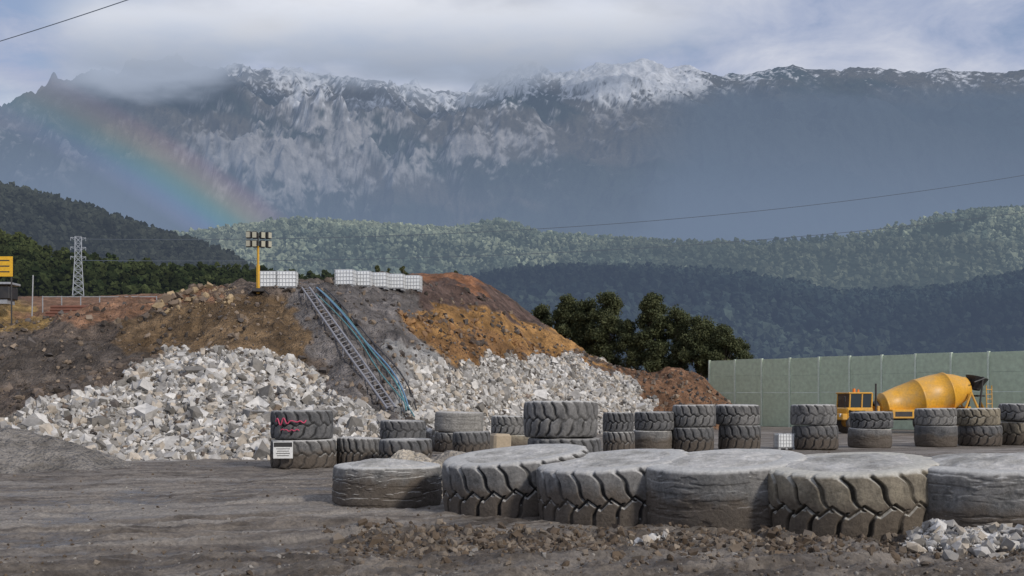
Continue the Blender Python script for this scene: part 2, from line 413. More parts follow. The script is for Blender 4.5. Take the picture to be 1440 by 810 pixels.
def blur(A,k0,k1):
    for ax,k in ((0,k0),(1,k1)):
        if k<1: continue
        B=np.zeros_like(A);pad=[(0,0),(0,0)];pad[ax]=(k,k);Pd=np.pad(A,pad,mode='edge')
        for q in range(2*k+1): B+=np.take(Pd,range(q,q+A.shape[ax]),axis=ax)
        A=B/(2*k+1)
    return A
EZ=blur(EZ,5,12)
EX=(epx[None,:]-720)/FOC*ED
tw=ss(0,.5,tt)[:,None]*(1-.7*ss(3.5,4.5,tt))[:,None]
EZ=EZ+tw*((fbm(EX/3.2,ED/4.5,5,91)-.5)*1.5+(ridged(EX/1.2,ED/2.8,4,95)-.6)*.45+(fbm(EX/.35,ED/.5,3,97)-.5)*.2)
EPX=np.broadcast_to(epx[None,:],EZ.shape);EPY=560-(EZ-CH)/ED*FOC
wpx=EPX+34*(fbm(EX/2,ED/2,4,61)-.5)*2;wpy=EPY+22*(fbm(EX/2,ED/2,4,67)-.5)*2
C=np.ones(EZ.shape+(3,))*np.array(lin((100,89,80)))
PALE=[(0,578),(60,562),(130,547),(200,520),(250,497),(300,490),(400,500),(440,518),(490,562),(530,600),(545,660),(-10,675)]
PALE_L=[(-400,600)]+PALE[:-1]+[(-400,700)]
PALE_R=[(585,520),(640,512),(720,506),(800,503),(850,522),(890,548),(932,582),(905,620),(600,625),(575,570)]
nn=fbm(EX/1.1,ED/1.5,5,71)[...,None]
def zone(poly,c,k=1.0):
    global C
    m=inpoly(wpx,wpy,poly).astype(float); m=blur(m,1,1)[...,None]*k
    C=C*(1-m)+np.array(lin(c))*m
zone([(170,440),(250,428),(330,420),(430,420),(430,500),(300,500),(200,510),(150,500)],(118,96,68),.75)
zone([(-400,400),(65,425),(70,462),(-400,480)],(148,122,78))
zone([(-400,500),(0,480),(120,470),(200,500),(100,540),(-400,570)],(92,84,77))
zone([(20,405),(320,405),(300,425),(230,425),(120,452),(40,440)],(138,106,84))
zone([(405,395),(590,400),(600,440),(560,560),(545,600),(480,560),(430,480)],(112,107,104))
zone([(545,480),(600,488),(640,520),(610,560),(590,600),(560,600)],(155,153,150))
zone([(590,370),(660,378),(740,430),(780,462),(700,440),(590,425)],(102,84,76))
zone([(585,372),(650,380),(690,398),(680,412),(640,400),(590,392)],(142,100,72))
zone([(568,428),(640,430),(720,445),(790,470),(860,518),(800,512),(720,506),(640,508),(600,492)],(160,122,76))
zone([(600,470),(680,470),(760,495),(700,504),(620,498)],(128,96,68),.6)
zone([(850,505),(1070,505),(1070,620),(920,590),(870,545)],(128,97,74))
zone(PALE_L,(150,147,143)); zone(PALE_R,(146,143,140))
C=C*(.35+1.3*nn)
C=C*(.7+.6*vn(EX/.4,ED/.5,5)[...,None])
t=NT('embankment_soil');vc=t.col();p=t.pos()
vor=t.n('TexVoronoi',{'Vector':p,'Scale':4.5,'Randomness':1.0}); vor2=t.n('TexVoronoi',{'Vector':p,'Scale':11.0})
f=t.noise(p,1.2,10,.7)
c=t.mix(1.0,vc.outputs[0],t.ramp(f,[(.28,.5),(.5,.95),(.72,1.4)]),'MULTIPLY')
c=t.mix(.35,c,t.mix(1.0,c,t.ramp(vor.outputs['Color'],[(.1,.5),(.9,1.6)]),'MULTIPLY'))
hh=t.math('ADD',t.math('MULTIPLY',vor.outputs[0],-.5),t.math('MULTIPLY',vor2.outputs[0],-.4)); hh=t.math('ADD',hh,f)
t.pbsdf(c,.92,0,t.bump(hh,1.0,.25),.2)
EV=np.stack([EX,ED,EZ],-1)
mk('embankment',EV,gridF(nr,nc),t.m,True,cols=C.reshape(-1,3))
def surf(n,poly=None):
    out=[]
    while sum(len(o) for o in out)<n:
        i=rng.random(n*3)*270;j=rng.random(n*3)*(nc-2);i0=i.astype(int);j0=j.astype(int);fi=(i-i0)[:,None];fj=(j-j0)[:,None]
        P=(EV[i0,j0]*(1-fi)+EV[i0+1,j0]*fi)*(1-fj)+(EV[i0,j0+1]*(1-fi)+EV[i0+1,j0+1]*fi)*fj
        if poly is not None:
            k=inpoly(wpx[i0,j0],wpy[i0,j0],poly); P=P[k]
        out.append(P)
        if len(out)>60: break
    P=np.concatenate(out)[:n]; return P
t=NT('broken_rock');vc=t.col();p=t.pos();f=t.noise(p,3,8,.7)
c=t.mix(1.0,vc.outputs[0],t.ramp(f,[(.3,.68),(.7,1.25)]),'MULTIPLY')
t.pbsdf(c,.88,0,t.bump(f,.6,.05),.25);ROCK=t.m
def rocks(name,P,smin,smax,cols,pw=3,lift=.2,var=.25,flat=1.0):
    n=len(P);h=n//3
    s=(smin+(smax-smin)*rng.random(n)**pw)
    S=s[:,None]*(.45+.85*rng.random((n,3)))
    P=P.copy();P[:,2]+=s*lift*flat
    col=np.array(cols)[rng.integers(0,len(cols),n)]*(1+var*(rng.random((n,1))*2-1))
    o=empty(name)
    scatter('angular_blocks',CUBE,P[:h],S[:h]*.5,col[:h],ROCK,jit=.42,parent=o)
    scatter('shards',ICO1,P[h:],S[h:]*.5,col[h:],ROCK,jit=.32,parent=o)
WH=[lin((190,187,182)),lin((172,169,164)),lin((204,201,196)),lin((152,149,145)),lin((178,168,154)),lin((126,122,116))]
rocks('white_rock_pile',surf(22000,PALE_L),.09,.44,WH,3,lift=.12,var=.22)
rocks('white_rock_pile',surf(420,PALE_L),.4,.85,WH,3,lift=.15,var=.2)
rocks('white_rock_pile',surf(18000,PALE_R),.09,.42,WH,3,lift=.12,var=.22)
rocks('white_rock_pile',surf(220,PALE_R),.4,.8,WH,3,lift=.15,var=.2)
rocks('scattered_rocks',surf(11000,None),.05,.40,[lin((112,100,90)),lin((90,84,80)),lin((135,120,104)),lin((75,68,62))],7)
rocks('scattered_rocks',surf(260,[(230,405),(330,400),(330,440),(230,440)]),.1,.6,[lin((120,105,90)),lin((160,140,110))],6)
rocks('orange_boulders',surf(700,[(560,425),(860,518),(800,512),(600,495)]),.08,.45,[lin((150,115,78)),lin((125,98,72)),lin((95,82,72))],6)

# ---------- ground
gd=np.concatenate([np.geomspace(9,48,620,endpoint=False),np.geomspace(48,130,70,endpoint=False),np.geomspace(130,12000,30)])
gpx=np.linspace(-900,2340,960)
GD=gd[:,None]+0*gpx[None,:];GX=(gpx[None,:]-720)/FOC*GD
def rutf(x,y):
    # wheel tracks: long troughs that sweep across the yard
    a=x*.93+y*.37; b=-x*.37+y*.93
    wob=b+2.2*(fbm(x/9,y/9,3,251)-.5)
    r=0
    for c0,amp in ((16.2,.10),(18.1,.10),(20.3,.07),(22.2,.09),(24.9,.08),(26.7,.08),(29.5,.06),(31.2,.06),(12.6,.10),(14.1,.09),(10.9,.08)):
        u=(wob-c0)/.30
        r=r+amp*1.25*(-np.exp(-u*u)+.6*np.exp(-(u-1.7)**2)+.6*np.exp(-(u+1.7)**2))
    return r
def gz(x,y):
    near=ss(60,30,y)
    a=x*.93+y*.37; b=-x*.37+y*.93
    px=720+x/y*FOC
    row=ss(480,620,px)*ss(16.5,17.5,y)
    rut=rutf(x,y)*ss(.30,.50,fbm(x/4,y/4,3,255))*(1-row)
    st=(fbm(a/8,b/.35,4,201,.6)-.5)*.10
    lump=(fbm(x/.9,y/.9,5,207,.62)-.5)*.16
    roll=(fbm(x/5,y/4,3,261)-.5)*.16*(1-row)
    fine=(ridged(x/.2,y/.2,3,211)-.6)*.05
    wr=ss(420,560,px)*np.exp(-((y-(18.6-.0012*(px-900)))/1.25)**2)
    wr2=ss(300,440,px+60*(y-14))*ss(17.5,16.2,y)
    wz=wr*(.03+.62*(fbm(x/.8,y/.6,6,221,.66)-.42))
    wz=wz+wr2*((fbm(x/.6,y/.35,5,225,.66)-.5)*.28+.03)
    return near*(rut+st+lump+roll+fine+wz)-ss(140,400,y)*1.5-ss(400,3000,y)*8
GZ=gz(GX,GD)
GPX=720+GX/GD*FOC
A=np.ones(GZ.shape+(3,))
A[...,0]=np.clip(ss(420,560,GPX)*np.exp(-((GD-18.3)/1.5)**2)+.75*ss(17.8,15.5,GD),0,1)
a=GX*.93+GD*.37;b=-GX*.37+GD*.93
A[...,1]=ss(.50,.66,fbm(a/7,b/1.1,5,231,.58))
low=GZ-blur(GZ,8,8)
LEVEL=float(np.percentile(GZ[(GD>13)&(GD<36)&(GPX<620)&(GPX>-100)],9))
A[...,2]=np.clip(ss(.004,-.03,low)*ss(.36,.52,fbm(a/6,b/3,4,241))*.8+ss(LEVEL+.06,LEVEL+.01,GZ),0,1)*ss(60,40,GD)
t=NT('muddy_ground');vc=t.col();p=t.pos();se=t.n('SeparateColor',{0:vc.outputs[0]})
n1=t.noise(p,.9,10,.68);n2=t.noise(p,14,6,.7)
st=t.noise(t.map(t.n('VectorRotate',{'Vector':p,'Axis':(0,0,1),'Angle':-.38},rotation_type='AXIS_ANGLE').outputs[0],(.12,2.2,1)),1.6,8,.6)
c=t.mix(t.ramp(n1,[(.38,0),(.62,1)]),(.075,.060,.047),(.21,.178,.145))
c=t.mix(t.math('MULTIPLY',t.ramp(st,[(.48,0),(.60,1)]),.55),c,(.31,.275,.235))
c=t.mix(t.math('MULTIPLY',se.outputs[1],.55),c,(.34,.31,.275))
c=t.mix(t.math('MULTIPLY',se.outputs[0],.72),c,t.mix(t.ramp(n1,[(.47,0),(.62,1)]),(.060,.046,.035),(.23,.195,.158)))
c=t.mix(t.math('MULTIPLY',se.outputs[2],.72),c,(.048,.040,.033))
c=t.mix(1.0,c,t.ramp(n2,[(.3,.6),(.7,1.4)]),'MULTIPLY')
ro=t.math('SUBTRACT',.80,t.math('MULTIPLY',se.outputs[2],t.ramp(n1,[(.42,.68),(.62,.3)])))
hb=t.math('ADD',t.math('MULTIPLY',n1,.7),t.math('MULTIPLY',n2,.35))
t.pbsdf(c,ro,0,t.bump(hb,t.math('SUBTRACT',1.0,t.math('MULTIPLY',se.outputs[2],.8)),.16),.45)
mk('ground',np.stack([GX,GD,GZ],-1),gridF(len(gd),len(gpx)),t.m,True,cols=A.reshape(-1,3))
# muddy standing water lying in the low spots of the yard
t=NT('muddy_water');n1=t.noise(t.pos(),3,3,.5)
t.pbsdf((.13,.112,.092),.09,0,t.bump(n1,.05,.01),.5)
mk('puddle_water',[(-30,9.5,LEVEL),(22,9.5,LEVEL),(22,36,LEVEL),(-30,36,LEVEL)],np.array([[0,1,2,3]]),t.m)
def onground(n,f):
    o=[];c=0
    while c<n:
        d=9+40*rng.random(n*2)**1.6;px=-100+1700*rng.random(n*2);k=rng.random(n*2)<f(px,d)
        x=(px[k]-720)/FOC*d[k];o.append(np.stack([x,d[k],gz(x,d[k])],-1));c+=k.sum()
    return np.concatenate(o)[:n]
MUD=[lin((108,97,85)),lin((86,75,64)),lin((125,114,101)),lin((95,82,68))]
rocks('mud_clods',onground(14000,lambda px,d:ss(430,560,px)*np.exp(-((d-18.0)/1.4)**2)),.012,.17,MUD,6,lift=.03)
rocks('gravel_stones',onground(19000,lambda px,d:.2+.8*ss(20,15,d)),.010,.075,MUD+[lin((150,145,138))],5,lift=.1)
P=onground(3600,lambda px,d:ss(1262,1320,px)*np.exp(-((d-17.6)/.55)**2)+.18*ss(860,880,px)*ss(960,930,px)*np.exp(-((d-18.0)/.2)**2))
P[:,2]+=.0+.10*rng.random(len(P));rocks('pale_rubble',P,.02,.26,WH,5,lift=.1)
def mound(name,cx,cy,rx,ry,h,mat,cols,seed,n=130,zb=-.1):
    u=np.linspace(-1.15,1.15,n);X,Y=np.meshgrid(u,u)
    r=np.sqrt(X**2+Y**2);z=h*np.clip(1-r**1.15,-.15,1)
    z=z+(fbm(X*3,Y*3,5,seed)-.5)*h*.35+(fbm(X*14,Y*14,4,seed+3,.7)-.5)*h*.12+zb
    c=np.array(cols)*(.7+.6*fbm(X*5,Y*5,4,seed+9)[...,None])
    return mk(name,np.stack([cx+X*rx,cy+Y*ry,z],-1),gridF(n,n),mat,True,cols=c.reshape(-1,3))
SOIL=bpy.data.materials['embankment_soil']
mound('gravel_mound',*W(-30,0,38.5)[:2],5.2,3.6,1.55,SOIL,lin((134,129,123)),301)
mound('gravel_mound',*W(-230,0,36)[:2],4.5,3.0,2.0,SOIL,lin((128,123,116)),305)
mound('sand_heap',*W(575,0,27.5)[:2],1.9,1.5,1.2,SOIL,lin((190,180,164)),311)
mound('sand_heap',*W(640,0,31)[:2],2.6,1.8,.9,SOIL,lin((165,157,146)),315)

# ---------- tyres
def rubber(name,base,dust,dustamt,pale):
    t=NT(name);vc=t.col();o=t.obj();se=t.n('SeparateColor',{0:vc.outputs[0]})
    oi=t.n('ObjectInfo');v=t.n('VectorMath',{0:o,1:t.n('CombineXYZ',{0:t.math('MULTIPLY',oi.outputs['Random'],50.0)}).outputs[0]},operation='ADD').outputs[0]
    n1=t.noise(v,1.6,9,.68);n2=t.noise(v,16,6,.7);n3=t.noise(t.map(v,(1,1,.25)),5,6,.6)
    nz=t.n('SeparateXYZ',{0:t.n('NewGeometry').outputs['Normal']}).outputs[2]
    wz=t.n('SeparateXYZ',{0:t.pos()}).outputs[2]
    up=t.ramp(nz,[(.35,0),(.8,1)])
    c=t.mix(t.ramp(n2,[(.3,0),(.7,1)]),tuple(x*.72 for x in base),tuple(x*1.3 for x in base))
    d=t.math('MULTIPLY',t.ramp(t.math('ADD',t.math('MULTIPLY',n1,.6),t.math('MULTIPLY',n3,.4)),[(.38,.08),(.58,1)]),dustamt)
    c=t.mix(d,c,dust)
    ms=t.ramp(t.math('ADD',wz,t.math('MULTIPLY',n1,-.9)),[(0.0,.85),(.22,0)])
    c=t.mix(ms,c,(.10,.080,.062))
    c=t.mix(t.math('MULTIPLY',se.outputs[0],.92),c,tuple(x*.35 for x in base))
    c=t.mix(t.math('MULTIPLY',up,t.ramp(n1,[(.3,.75),(.6,1)])),c,pale)
    c=t.mix(1.0,c,t.ramp(n2,[(.25,.7),(.75,1.3)]),'MULTIPLY')
    t.pbsdf(c,.88,0,t.bump(t.math('ADD',n2,t.math('MULTIPLY',n1,.6)),.65,.035),.25);return t.m
RB=rubber('dusty_rubber',(.075,.075,.076),(.225,.218,.208),.85,(.50,.49,.465))
RB2=rubber('worn_rubber',(.10,.10,.098),(.25,.24,.225),.85,(.53,.52,.49))
RB3=rubber('stack_rubber',(.060,.062,.065),(.165,.162,.16),.75,(.30,.295,.285))
RBP=rubber('pale_muddy_rubber',(.17,.165,.155),(.32,.305,.28),.8,(.44,.42,.39))
RBB=rubber('brown_muddy_rubber',(.090,.080,.066),(.31,.27,.20),.9,(.54,.52,.46))
t=NT('packed_dirt_fill');o=t.pos();n1=t.noise(o,1.3,9,.7);n2=t.noise(o,12,6,.7)
c=t.mix(t.ramp(n1,[(.38,0),(.62,1)]),(.29,.28,.255),(.62,.60,.565))
c=t.mix(1.0,c,t.ramp(n2,[(.25,.7),(.75,1.25)]),'MULTIPLY');t.pbsdf(c,.92,0,t.bump(t.math('ADD',n1,n2),.8,.06),.2);FILL=t.m
def tyre(name,loc,R,Wd,mat,N=18,depth=.055,nth=420,nv=56,tilt=(0,0),seed=0,parent=None,worn=False,fill=True,rz=None,heap=.0):
    if parent is None:
        par=empty(name,loc,(tilt[0],tilt[1],0)); lo=(0,0,0)
        spin=rng.random()*6.28 if rz is None else rz
    else: par=parent;lo=loc;spin=0
    th=np.linspace(0,2*np.pi,nth,endpoint=False)[None,:]
    v=np.linspace(-1,1,nv);hw=Wd*.44
    rows=[(R*.50,-Wd*.30,0),(R*.53,-Wd*.45,0),(R*.60,-Wd*.475,0),(R*.74,-Wd*.495,0),(R*.88,-Wd*.495,0),(R*.955,-Wd*.48,0)]
    rr=[(r,z,9) for r,z,_ in rows]
    for q in v: rr.append((R-.022*abs(q)**5*R,q*hw,q))
    rr+=[(r,-z,9) for r,z,_ in rows[::-1]]
    r=np.array([x[0] for x in rr])[:,None];z=np.array([x[1] for x in rr])[:,None];vv=np.array([x[2] for x in rr])[:,None]
    tread=(np.abs(vv)<=1.001)
    g=np.zeros((len(rr),nth));pitch=2*np.pi*R/max(N,1)
    a=th*N/(2*np.pi)+spin
    if not worn:
        av=np.clip(np.abs(vv),0,1)
        a=a+.10*(fbm(np.cos(th)*2+seed,np.sin(th)*2+z,2,seed+50)-.5)
        ph=a+.75*av**1.25+.12*np.sin(av*6.0)+np.where(vv<0,.5,0)
        fr=ph-np.floor(ph);dd=np.minimum(fr,1-fr)*pitch
        gw=.028+.020*av
        g=1-ss(gw*.55,gw*1.25,dd)
        tri=np.abs((a%1)*2-1)*2-1
        dz=np.abs(vv-.16*tri)*hw
        g=np.maximum(g,(1-ss(.016,.038,dz)))
        g=g*(.55+.45*ss(.38,.55,fbm(th*R*1.3,z*2+seed,3,seed+70)))
    g=g*tread
    dis=g*depth
    if worn:
        dis=dis+tread*(ss(.66,.74,ridged(th*R*1.2,z*7,4,seed))*.016)
    dis=dis+(fbm(np.cos(th)*R*2+seed,np.sin(th)*R*2+z/.3+seed,4,seed+7)-.5)*.03*(R if not worn else R*1.3)
    sag=1+ .012*np.sin(2*th+seed)
    rad=r*sag-dis
    if not worn:
        sh=((np.abs(vv)>1.5)&(r>.9*R))
        ph=a+.8;fr=ph-np.floor(ph);rad=rad-sh*(1-ss(.10,.20,np.minimum(fr,1-fr)))*depth*.8
    zz=z+(fbm(np.cos(th)*r*1.4+5,np.sin(th)*r*1.4,4,seed+3)-.5)*.03*Wd
    V=np.stack([rad*np.cos(th),rad*np.sin(th),zz+0*th],-1)
    col=np.stack([np.clip(g,0,1),0*g,0*g],-1)
    mk('tread_and_sidewalls',V,gridF(len(rr),nth,0,True),mat,True,cols=col.reshape(-1,3),parent=par,loc=lo)
    if fill:
        n=30;m=100;rs=np.linspace(0.001,R*.88,n)[:,None];t2=np.linspace(0,2*np.pi,m,endpoint=False)[None,:]
        x=rs*np.cos(t2);y=rs*np.sin(t2);q=rs/(R*.88)
        z2=Wd*.485+(fbm(x*2+seed,y*2,6,seed,.65)-.5)*.11+heap*(1-q**2)-ss(.7,1.0,q+.3*(fbm(x*3+9,y*3,3,seed)-.5))*.07
        mk('dirt_fill',np.stack([x,y,z2+0*x],-1),gridF(n,m,0,True),FILL,True,parent=par,loc=lo)
    return par
TH=1.17
def front(px,d,R,mat,worn,tx,ty,seed,N=17,h=TH,heap=.02,dz=0.0):
    x,y,_=W(px,0,d);tyre('mining_tyre',(x,y,h/2-.03+dz),R,h,mat,N=N,depth=.075,worn=worn,tilt=(math.radians(tx),math.radians(ty)),seed=seed,heap=heap,nth=640,nv=84,rz=seed*.37)
front(728,23.4,1.44,RB,False,4.5,-5.5,1,N=21)
front(866,22.0,1.42,RB,False,4.5,-5.5,2,N=21,dz=-.03)
front(1020,21.0,1.46,RB2,True,4.5,-4,3,heap=.04,dz=.02)
front(1198,19.9,1.48,RBB,False,4,-3.5,4,heap=.05,N=20,dz=.02)
front(1404,19.4,1.58,RB2,True,2,-1.5,5,heap=.14,dz=.04)
front(1620,19.4,1.5,RB,False,1,0,6)
front(545,25.2,1.13,RB2,True,1,0,8,h=.86,heap=.10)
def stack(px,w,ys,d,mat,seed,N=16,filled=True):
    x,y,_=W(px,0,d);R=w/FOC*d/2;n=len(ys)-1
    e=empty('tyre_stack',(x,y,0))
    for k in range(n):
        z1=zof(ys[k],d);z0=max(zof(ys[k+1],d),0)if k<n-1 else 0.0
        em=empty('tyre_part',((rng.random()-.5)*.16,(rng.random()-.5)*.16,(z0+z1)/2),((rng.random()-.5)*.05,(rng.random()-.5)*.05,rng.random()*6)); em.parent=e
        tyre('t',(0,0,0),R*(1-.05*rng.random()),(z1-z0)*1.0,mat[k%len(mat)],N=N,depth=.05,nth=230,nv=26,seed=seed+k,parent=em,worn=(seed+k)%5==3,fill=(k==0 and filled))
    return e
A_=stack(424,92,(577,617,0),38.6,[RB3,RB],11)
stack(502,64,(615,0),39.2,[RB],14,N=20)
stack(566,66,(591,618,0),43,[RB3,RB3],15)
stack(570,76,(617,0),37.5,[RB3],19)
stack(648,72,(579,607,0),50,[RBP,RB2],23)
stack(662,56,(607,0),45,[RB3],25)
stack(716,50,(585,611,0),47,[RB2,RBB],27)
stack(792,106,(564,615,0),33,[RB,RB3],31,N=20)
stack(868,46,(580,607,0),48,[RB3,RB],34)
stack(919,58,(579,605,0),50,[RB3,RB2],37)
stack(976,62,(569,600,0),50,[RB,RB3],41)
stack(1037,62,(569,597,0),51,[RB,RB3],45)
stack(1144,66,(569,598,0),52,[RB,RB3],49)
stack(1225,60,(579,602,0),54,[RB3,RB],52)
stack(1317,60,(574,598,0),55,[RB2,RB3],57)
stack(1378,60,(574,598,0),56,[RBB,RB3],60)
stack(1438,66,(568,592,0),57,[RB,RBB],64)
stack(1520,64,(570,594,0),57,[RB,RB3],67)
# ---------- small things on the tyre stack
WHITE=paint('white_sheet_paint',(.75,.75,.73),.5,dirt=.15);BLACK=paint('black_paint',(.03,.03,.03),.5,dirt=.2)
PINK=paint('pink_marking_paint',(.55,.07,.14),.6,dirt=.1)
x,y,z=W(398,633,37.35)
sg=empty('warning_sign',(x,y,z),(0,0,.12))
MB().box((0,0,0),(.60,.02,.52),ch=.006).obj('board',WHITE,parent=sg);MB().box((0,-.013,.17),(.56,.006,.14)).obj('header_band',BLACK,parent=sg)
mb=MB()
for k in range(4): mb.box((0,-.012,.04-k*.07),(.42-.06*(k%2),.004,.02))
mb.obj('text_lines',BLACK,parent=sg)
ex,ey=W(424,0,38.6)[:2]
RR=92/FOC*38.6/2-.01
def scrawl(a0,a1,zc,f,amp,n=34):
    P=[]
    for k in range(n):
        q=k/(n-1);a=math.radians(a0+(a1-a0)*q);P.append((ex+RR*math.cos(a),ey+RR*math.sin(a),zc+amp*math.sin(q*f)*(.6+.5*math.sin(q*7))+.02*math.sin(q*23)))
    return P
MB().path(scrawl(-130,-72,zof(592,38.6),26,.09,60),.022,6).obj('spray_paint_marking',PINK,smooth=True)
MB().path(scrawl(-118,-84,zof(604,38.6),9,.025),.018,6).obj('spray_paint_marking',PINK,smooth=True)
x,y,_=W(703,0,41);mbk=MB().box((0,0,.5),(.62,.6,1.0),ch=.08)
mbk.obj('sandstone_block',paint('sandstone',(.42,.34,.24),.9,dirt=.3,bump=.6),loc=(x,y,0),rot=(0,.03,.3))

# ---------- noise barrier fence
GREEN=paint('fence_green',(.52,.62,.46),.55,dirt=.25,dirtc=(.38,.43,.30),sc=.35);GREEN2=paint('fence_post_green',(.66,.75,.62),.5,dirt=.15)
p0=np.array(W(998,0,99)[:2]);p1=np.array(W(1440,0,78)[:2]);dv=(p1-p0);L=np.linalg.norm(dv);dv/=L;ang=math.atan2(dv[1],dv[0])
fe=empty('noise_barrier_fence',(*p0,0),(0,0,ang))
H=5.3;sp=2.72;np_=16;pn=MB();po=MB()
for k in range(np_+1):
    po.box((k*sp,0,H/2),(.15,.20,H+.02),ch=.01)
    if k<np_:
        hk=H-.04+.05*(k%3==1)
        for q in range(4): pn.box((k*sp+sp/2,.012*((k+q)%2),hk*(q+.5)/4),(sp-.17,.09,hk/4-.008),ch=.004)
pn.obj('panels',GREEN,parent=fe);po.obj('posts',GREEN2,parent=fe)
MB().box((-.55,.6,H/2-.05),(1.0,.1,H-.1),rz=-.9,ch=.01).obj('return_panel',GREEN2,parent=fe)

# ---------- concrete mixer truck
YEL=paint('mixer_yellow',(.72,.37,.035),.42,dirt=.6,dirtc=(.32,.26,.17),sc=.9);DK=paint('dark_steel',(.035,.035,.037),.5,metal=.3,dirt=.4)
GL=NT('cab_glass');GL.pbsdf((.02,.03,.035),.08,0);GL=GL.m
ORG=paint('beacon_orange',(.8,.22,.02),.3,dirt=0);GREY=paint('galvanised_steel',(.40,.41,.42),.45,metal=.3,dirt=.3)
x,y,_=W(1280,0,76)
tk=empty('concrete_mixer_truck',(x,y,0),(0,0,math.radians(7)))
a0=np.array([-2.15,0,1.62]);a1=np.array([4.0,0,2.92]);ax=a1-a0;AL=np.linalg.norm(ax)
prof=[(0,.02),(0,.5),(.06,.62),(.35,.80),(.36,.84),(.46,.84),(.47,.82),(1.4,1.02),(2.6,1.20),(2.61,1.235),(2.72,1.235),(2.73,1.215),(3.8,1.28),(4.5,1.26),(4.51,1.29),(4.6,1.29),(4.61,1.22),(5.3,1.0),(5.9,.72),(6.0,.70),(6.0,.60),(5.6,.55)]
MB().lathe(prof,a0,ax,56).obj('drum',YEL,smooth=True,parent=tk)
MB().lathe([(-.3,.3),(-.3,.45),(.02,.45)],a0,ax,24).obj('drum_gearbox',DK,parent=tk)
ch=MB();ch.box((-.2,-.45,.98),(8.4,.18,.30),ch=.02);ch.box((-.2,.45,.98),(8.4,.18,.30),ch=.02)
for q in (-3.6,-1.8,0,1.8,3.6): ch.box((q,0,.98),(.14,.72,.2))
ch.obj('chassis',DK,parent=tk)
sp_=MB();sp_.box((-2.35,0,1.35),(.18,1.3,.75),ch=.02);sp_.box((-2.55,0,1.15),(.35,1.5,.5),ch=.03)
sp_.rod((3.0,-.95,1.1),(3.55,-.95,2.55),.07);sp_.rod((3.0,.95,1.1),(3.55,.95,2.55),.07);sp_.rod((4.2,-.95,1.1),(3.55,-.95,2.55),.07);sp_.rod((4.2,.95,1.1),(3.55,.95,2.55),.07)
sp_.box((3.45,0,1.55),(.2,1.9,.25),ch=.02);sp_.obj('drum_supports',YEL,parent=tk)
fr=MB();fr.box((-1.0,-1.0,1.22),(1.5,.5,.55),ch=.04);fr.box((.9,-1.02,1.15),(1.3,.42,.4),ch=.04);fr.box((-1.0,1.0,1.22),(1.5,.5,.55),ch=.04)
fr.box((2.0,-1.05,1.46),(2.6,.55,.05),ch=.01);fr.box((2.0,1.05,1.46),(2.6,.55,.05),ch=.01);fr.box((-3.9,-1.05,1.46),(1.0,.5,.05));fr.obj('side_boxes_and_fenders',YEL,parent=tk)
cab=MB();cab.box((-3.75,0,1.25),(1.7,2.2,.75),ch=.08);cab.box((-3.7,0,2.52),(1.55,2.1,.10),ch=.03)
for sx in (-4.4,-3.62,-2.98):
    for sy in (-1,1): cab.rod((sx,sy,1.55),(sx+.06,sy*.96,2.5),.05)
cab.box((-4.72,0,1.05),(.35,2.2,.40),ch=.05);cab.obj('cab',YEL,parent=tk)
gl=MB();gl.box((-3.68,0,2.04),(1.36,1.94,.86));gl.obj('cab_windows',GL,parent=tk)
MB().rod((-3.9,-.5,2.57),(-3.9,-.5,2.80),.10,.08,12).rod((-3.2,.5,2.57),(-3.2,.5,2.75),.08,.06,12).obj('beacon',ORG,parent=tk)
lt=MB()
for sy in(-.8,.8): lt.lathe([(0,.01),(0,.11),(.08,.11)],(-4.95,sy,1.15),(1,0,0),14)
lt.obj('headlamps',WHITE,parent=tk)
dt=MB()
for q in (-4.35,-3.95,-3.55): dt.box((q,-1.112,1.28),(.26,.012,.38))
dt.rod((-2.7,-1.0,1.4),(-2.7,-1.0,3.1),.06,n=10).rod((-4.75,-1.15,1.6),(-4.85,-1.3,2.2),.025,n=6).box((-4.85,-1.33,2.15),(.06,.2,.34),ch=.02)
dt.box((-1.0,-1.262,1.22),(1.1,.012,.3));dt.obj('grilles_exhaust_mirror',DK,parent=tk)
wh=MB();hb=MB()
for sx in (-3.9,1.35,2.85):
    for sy in(-.98,.98):
        wh.lathe([(-.2,.30),(-.2,.60),(-.13,.68),(.13,.68),(.2,.60),(.2,.30)],(sx,sy,.68),(0,1,0),32)
        hb.lathe([(-.14,.01),(-.15,.14),(-.10,.28),(-.18,.32),(.18,.32),(.10,.28),(.15,.14),(.14,.01)],(sx,sy,.68),(0,1,0),20)
wh.obj('wheels',RB3,parent=tk).data.color_attributes.new('Col','FLOAT_COLOR','POINT');hb.obj('hubs',YEL,parent=tk)
a=bpy.data.objects['wheels'].data.color_attributes['Col'];a.data.foreach_set('color',np.zeros(len(a.data)*4,np.float32))
hp=MB();hp.lathe([(0,.34),(.1,.36),(.75,.68),(.8,.70),(.78,.62),(.1,.30)],(4.25,0,2.75),(.25,0,1),20)
hp.rod((4.15,-.75,1.1),(4.5,-.65,3.55),.06);hp.rod((4.15,.75,1.1),(4.5,.65,3.55),.06);hp.box((4.55,0,2.35),(.5,.7,.12),ch=.02)
hp.rod((4.5,-.7,3.5),(4.5,.7,3.5),.05);hp.rod((3.7,-1.05,3.2),(4.5,-.9,3.45),.05);hp.rod((3.7,1.05,3.2),(4.5,.9,3.45),.05)
hp.obj('hopper_frame',DK,parent=tk)
cu=MB();s_=np.linspace(0,1,8)
V=[];
for q in s_:
    for b in np.linspace(-math.pi,0,9): V.append([4.5+.55*q,-.1+.32*math.cos(b),2.0-1.0*q+.30*math.sin(b)])
cu.add(V,gridF(8,9));cu.obj('discharge_chute',YEL,parent=tk)
ld=MB()
for q in (-.18,.18): ld.rod((4.75+q,-1.0,.8),(4.75+q,-.9,3.0),.03)
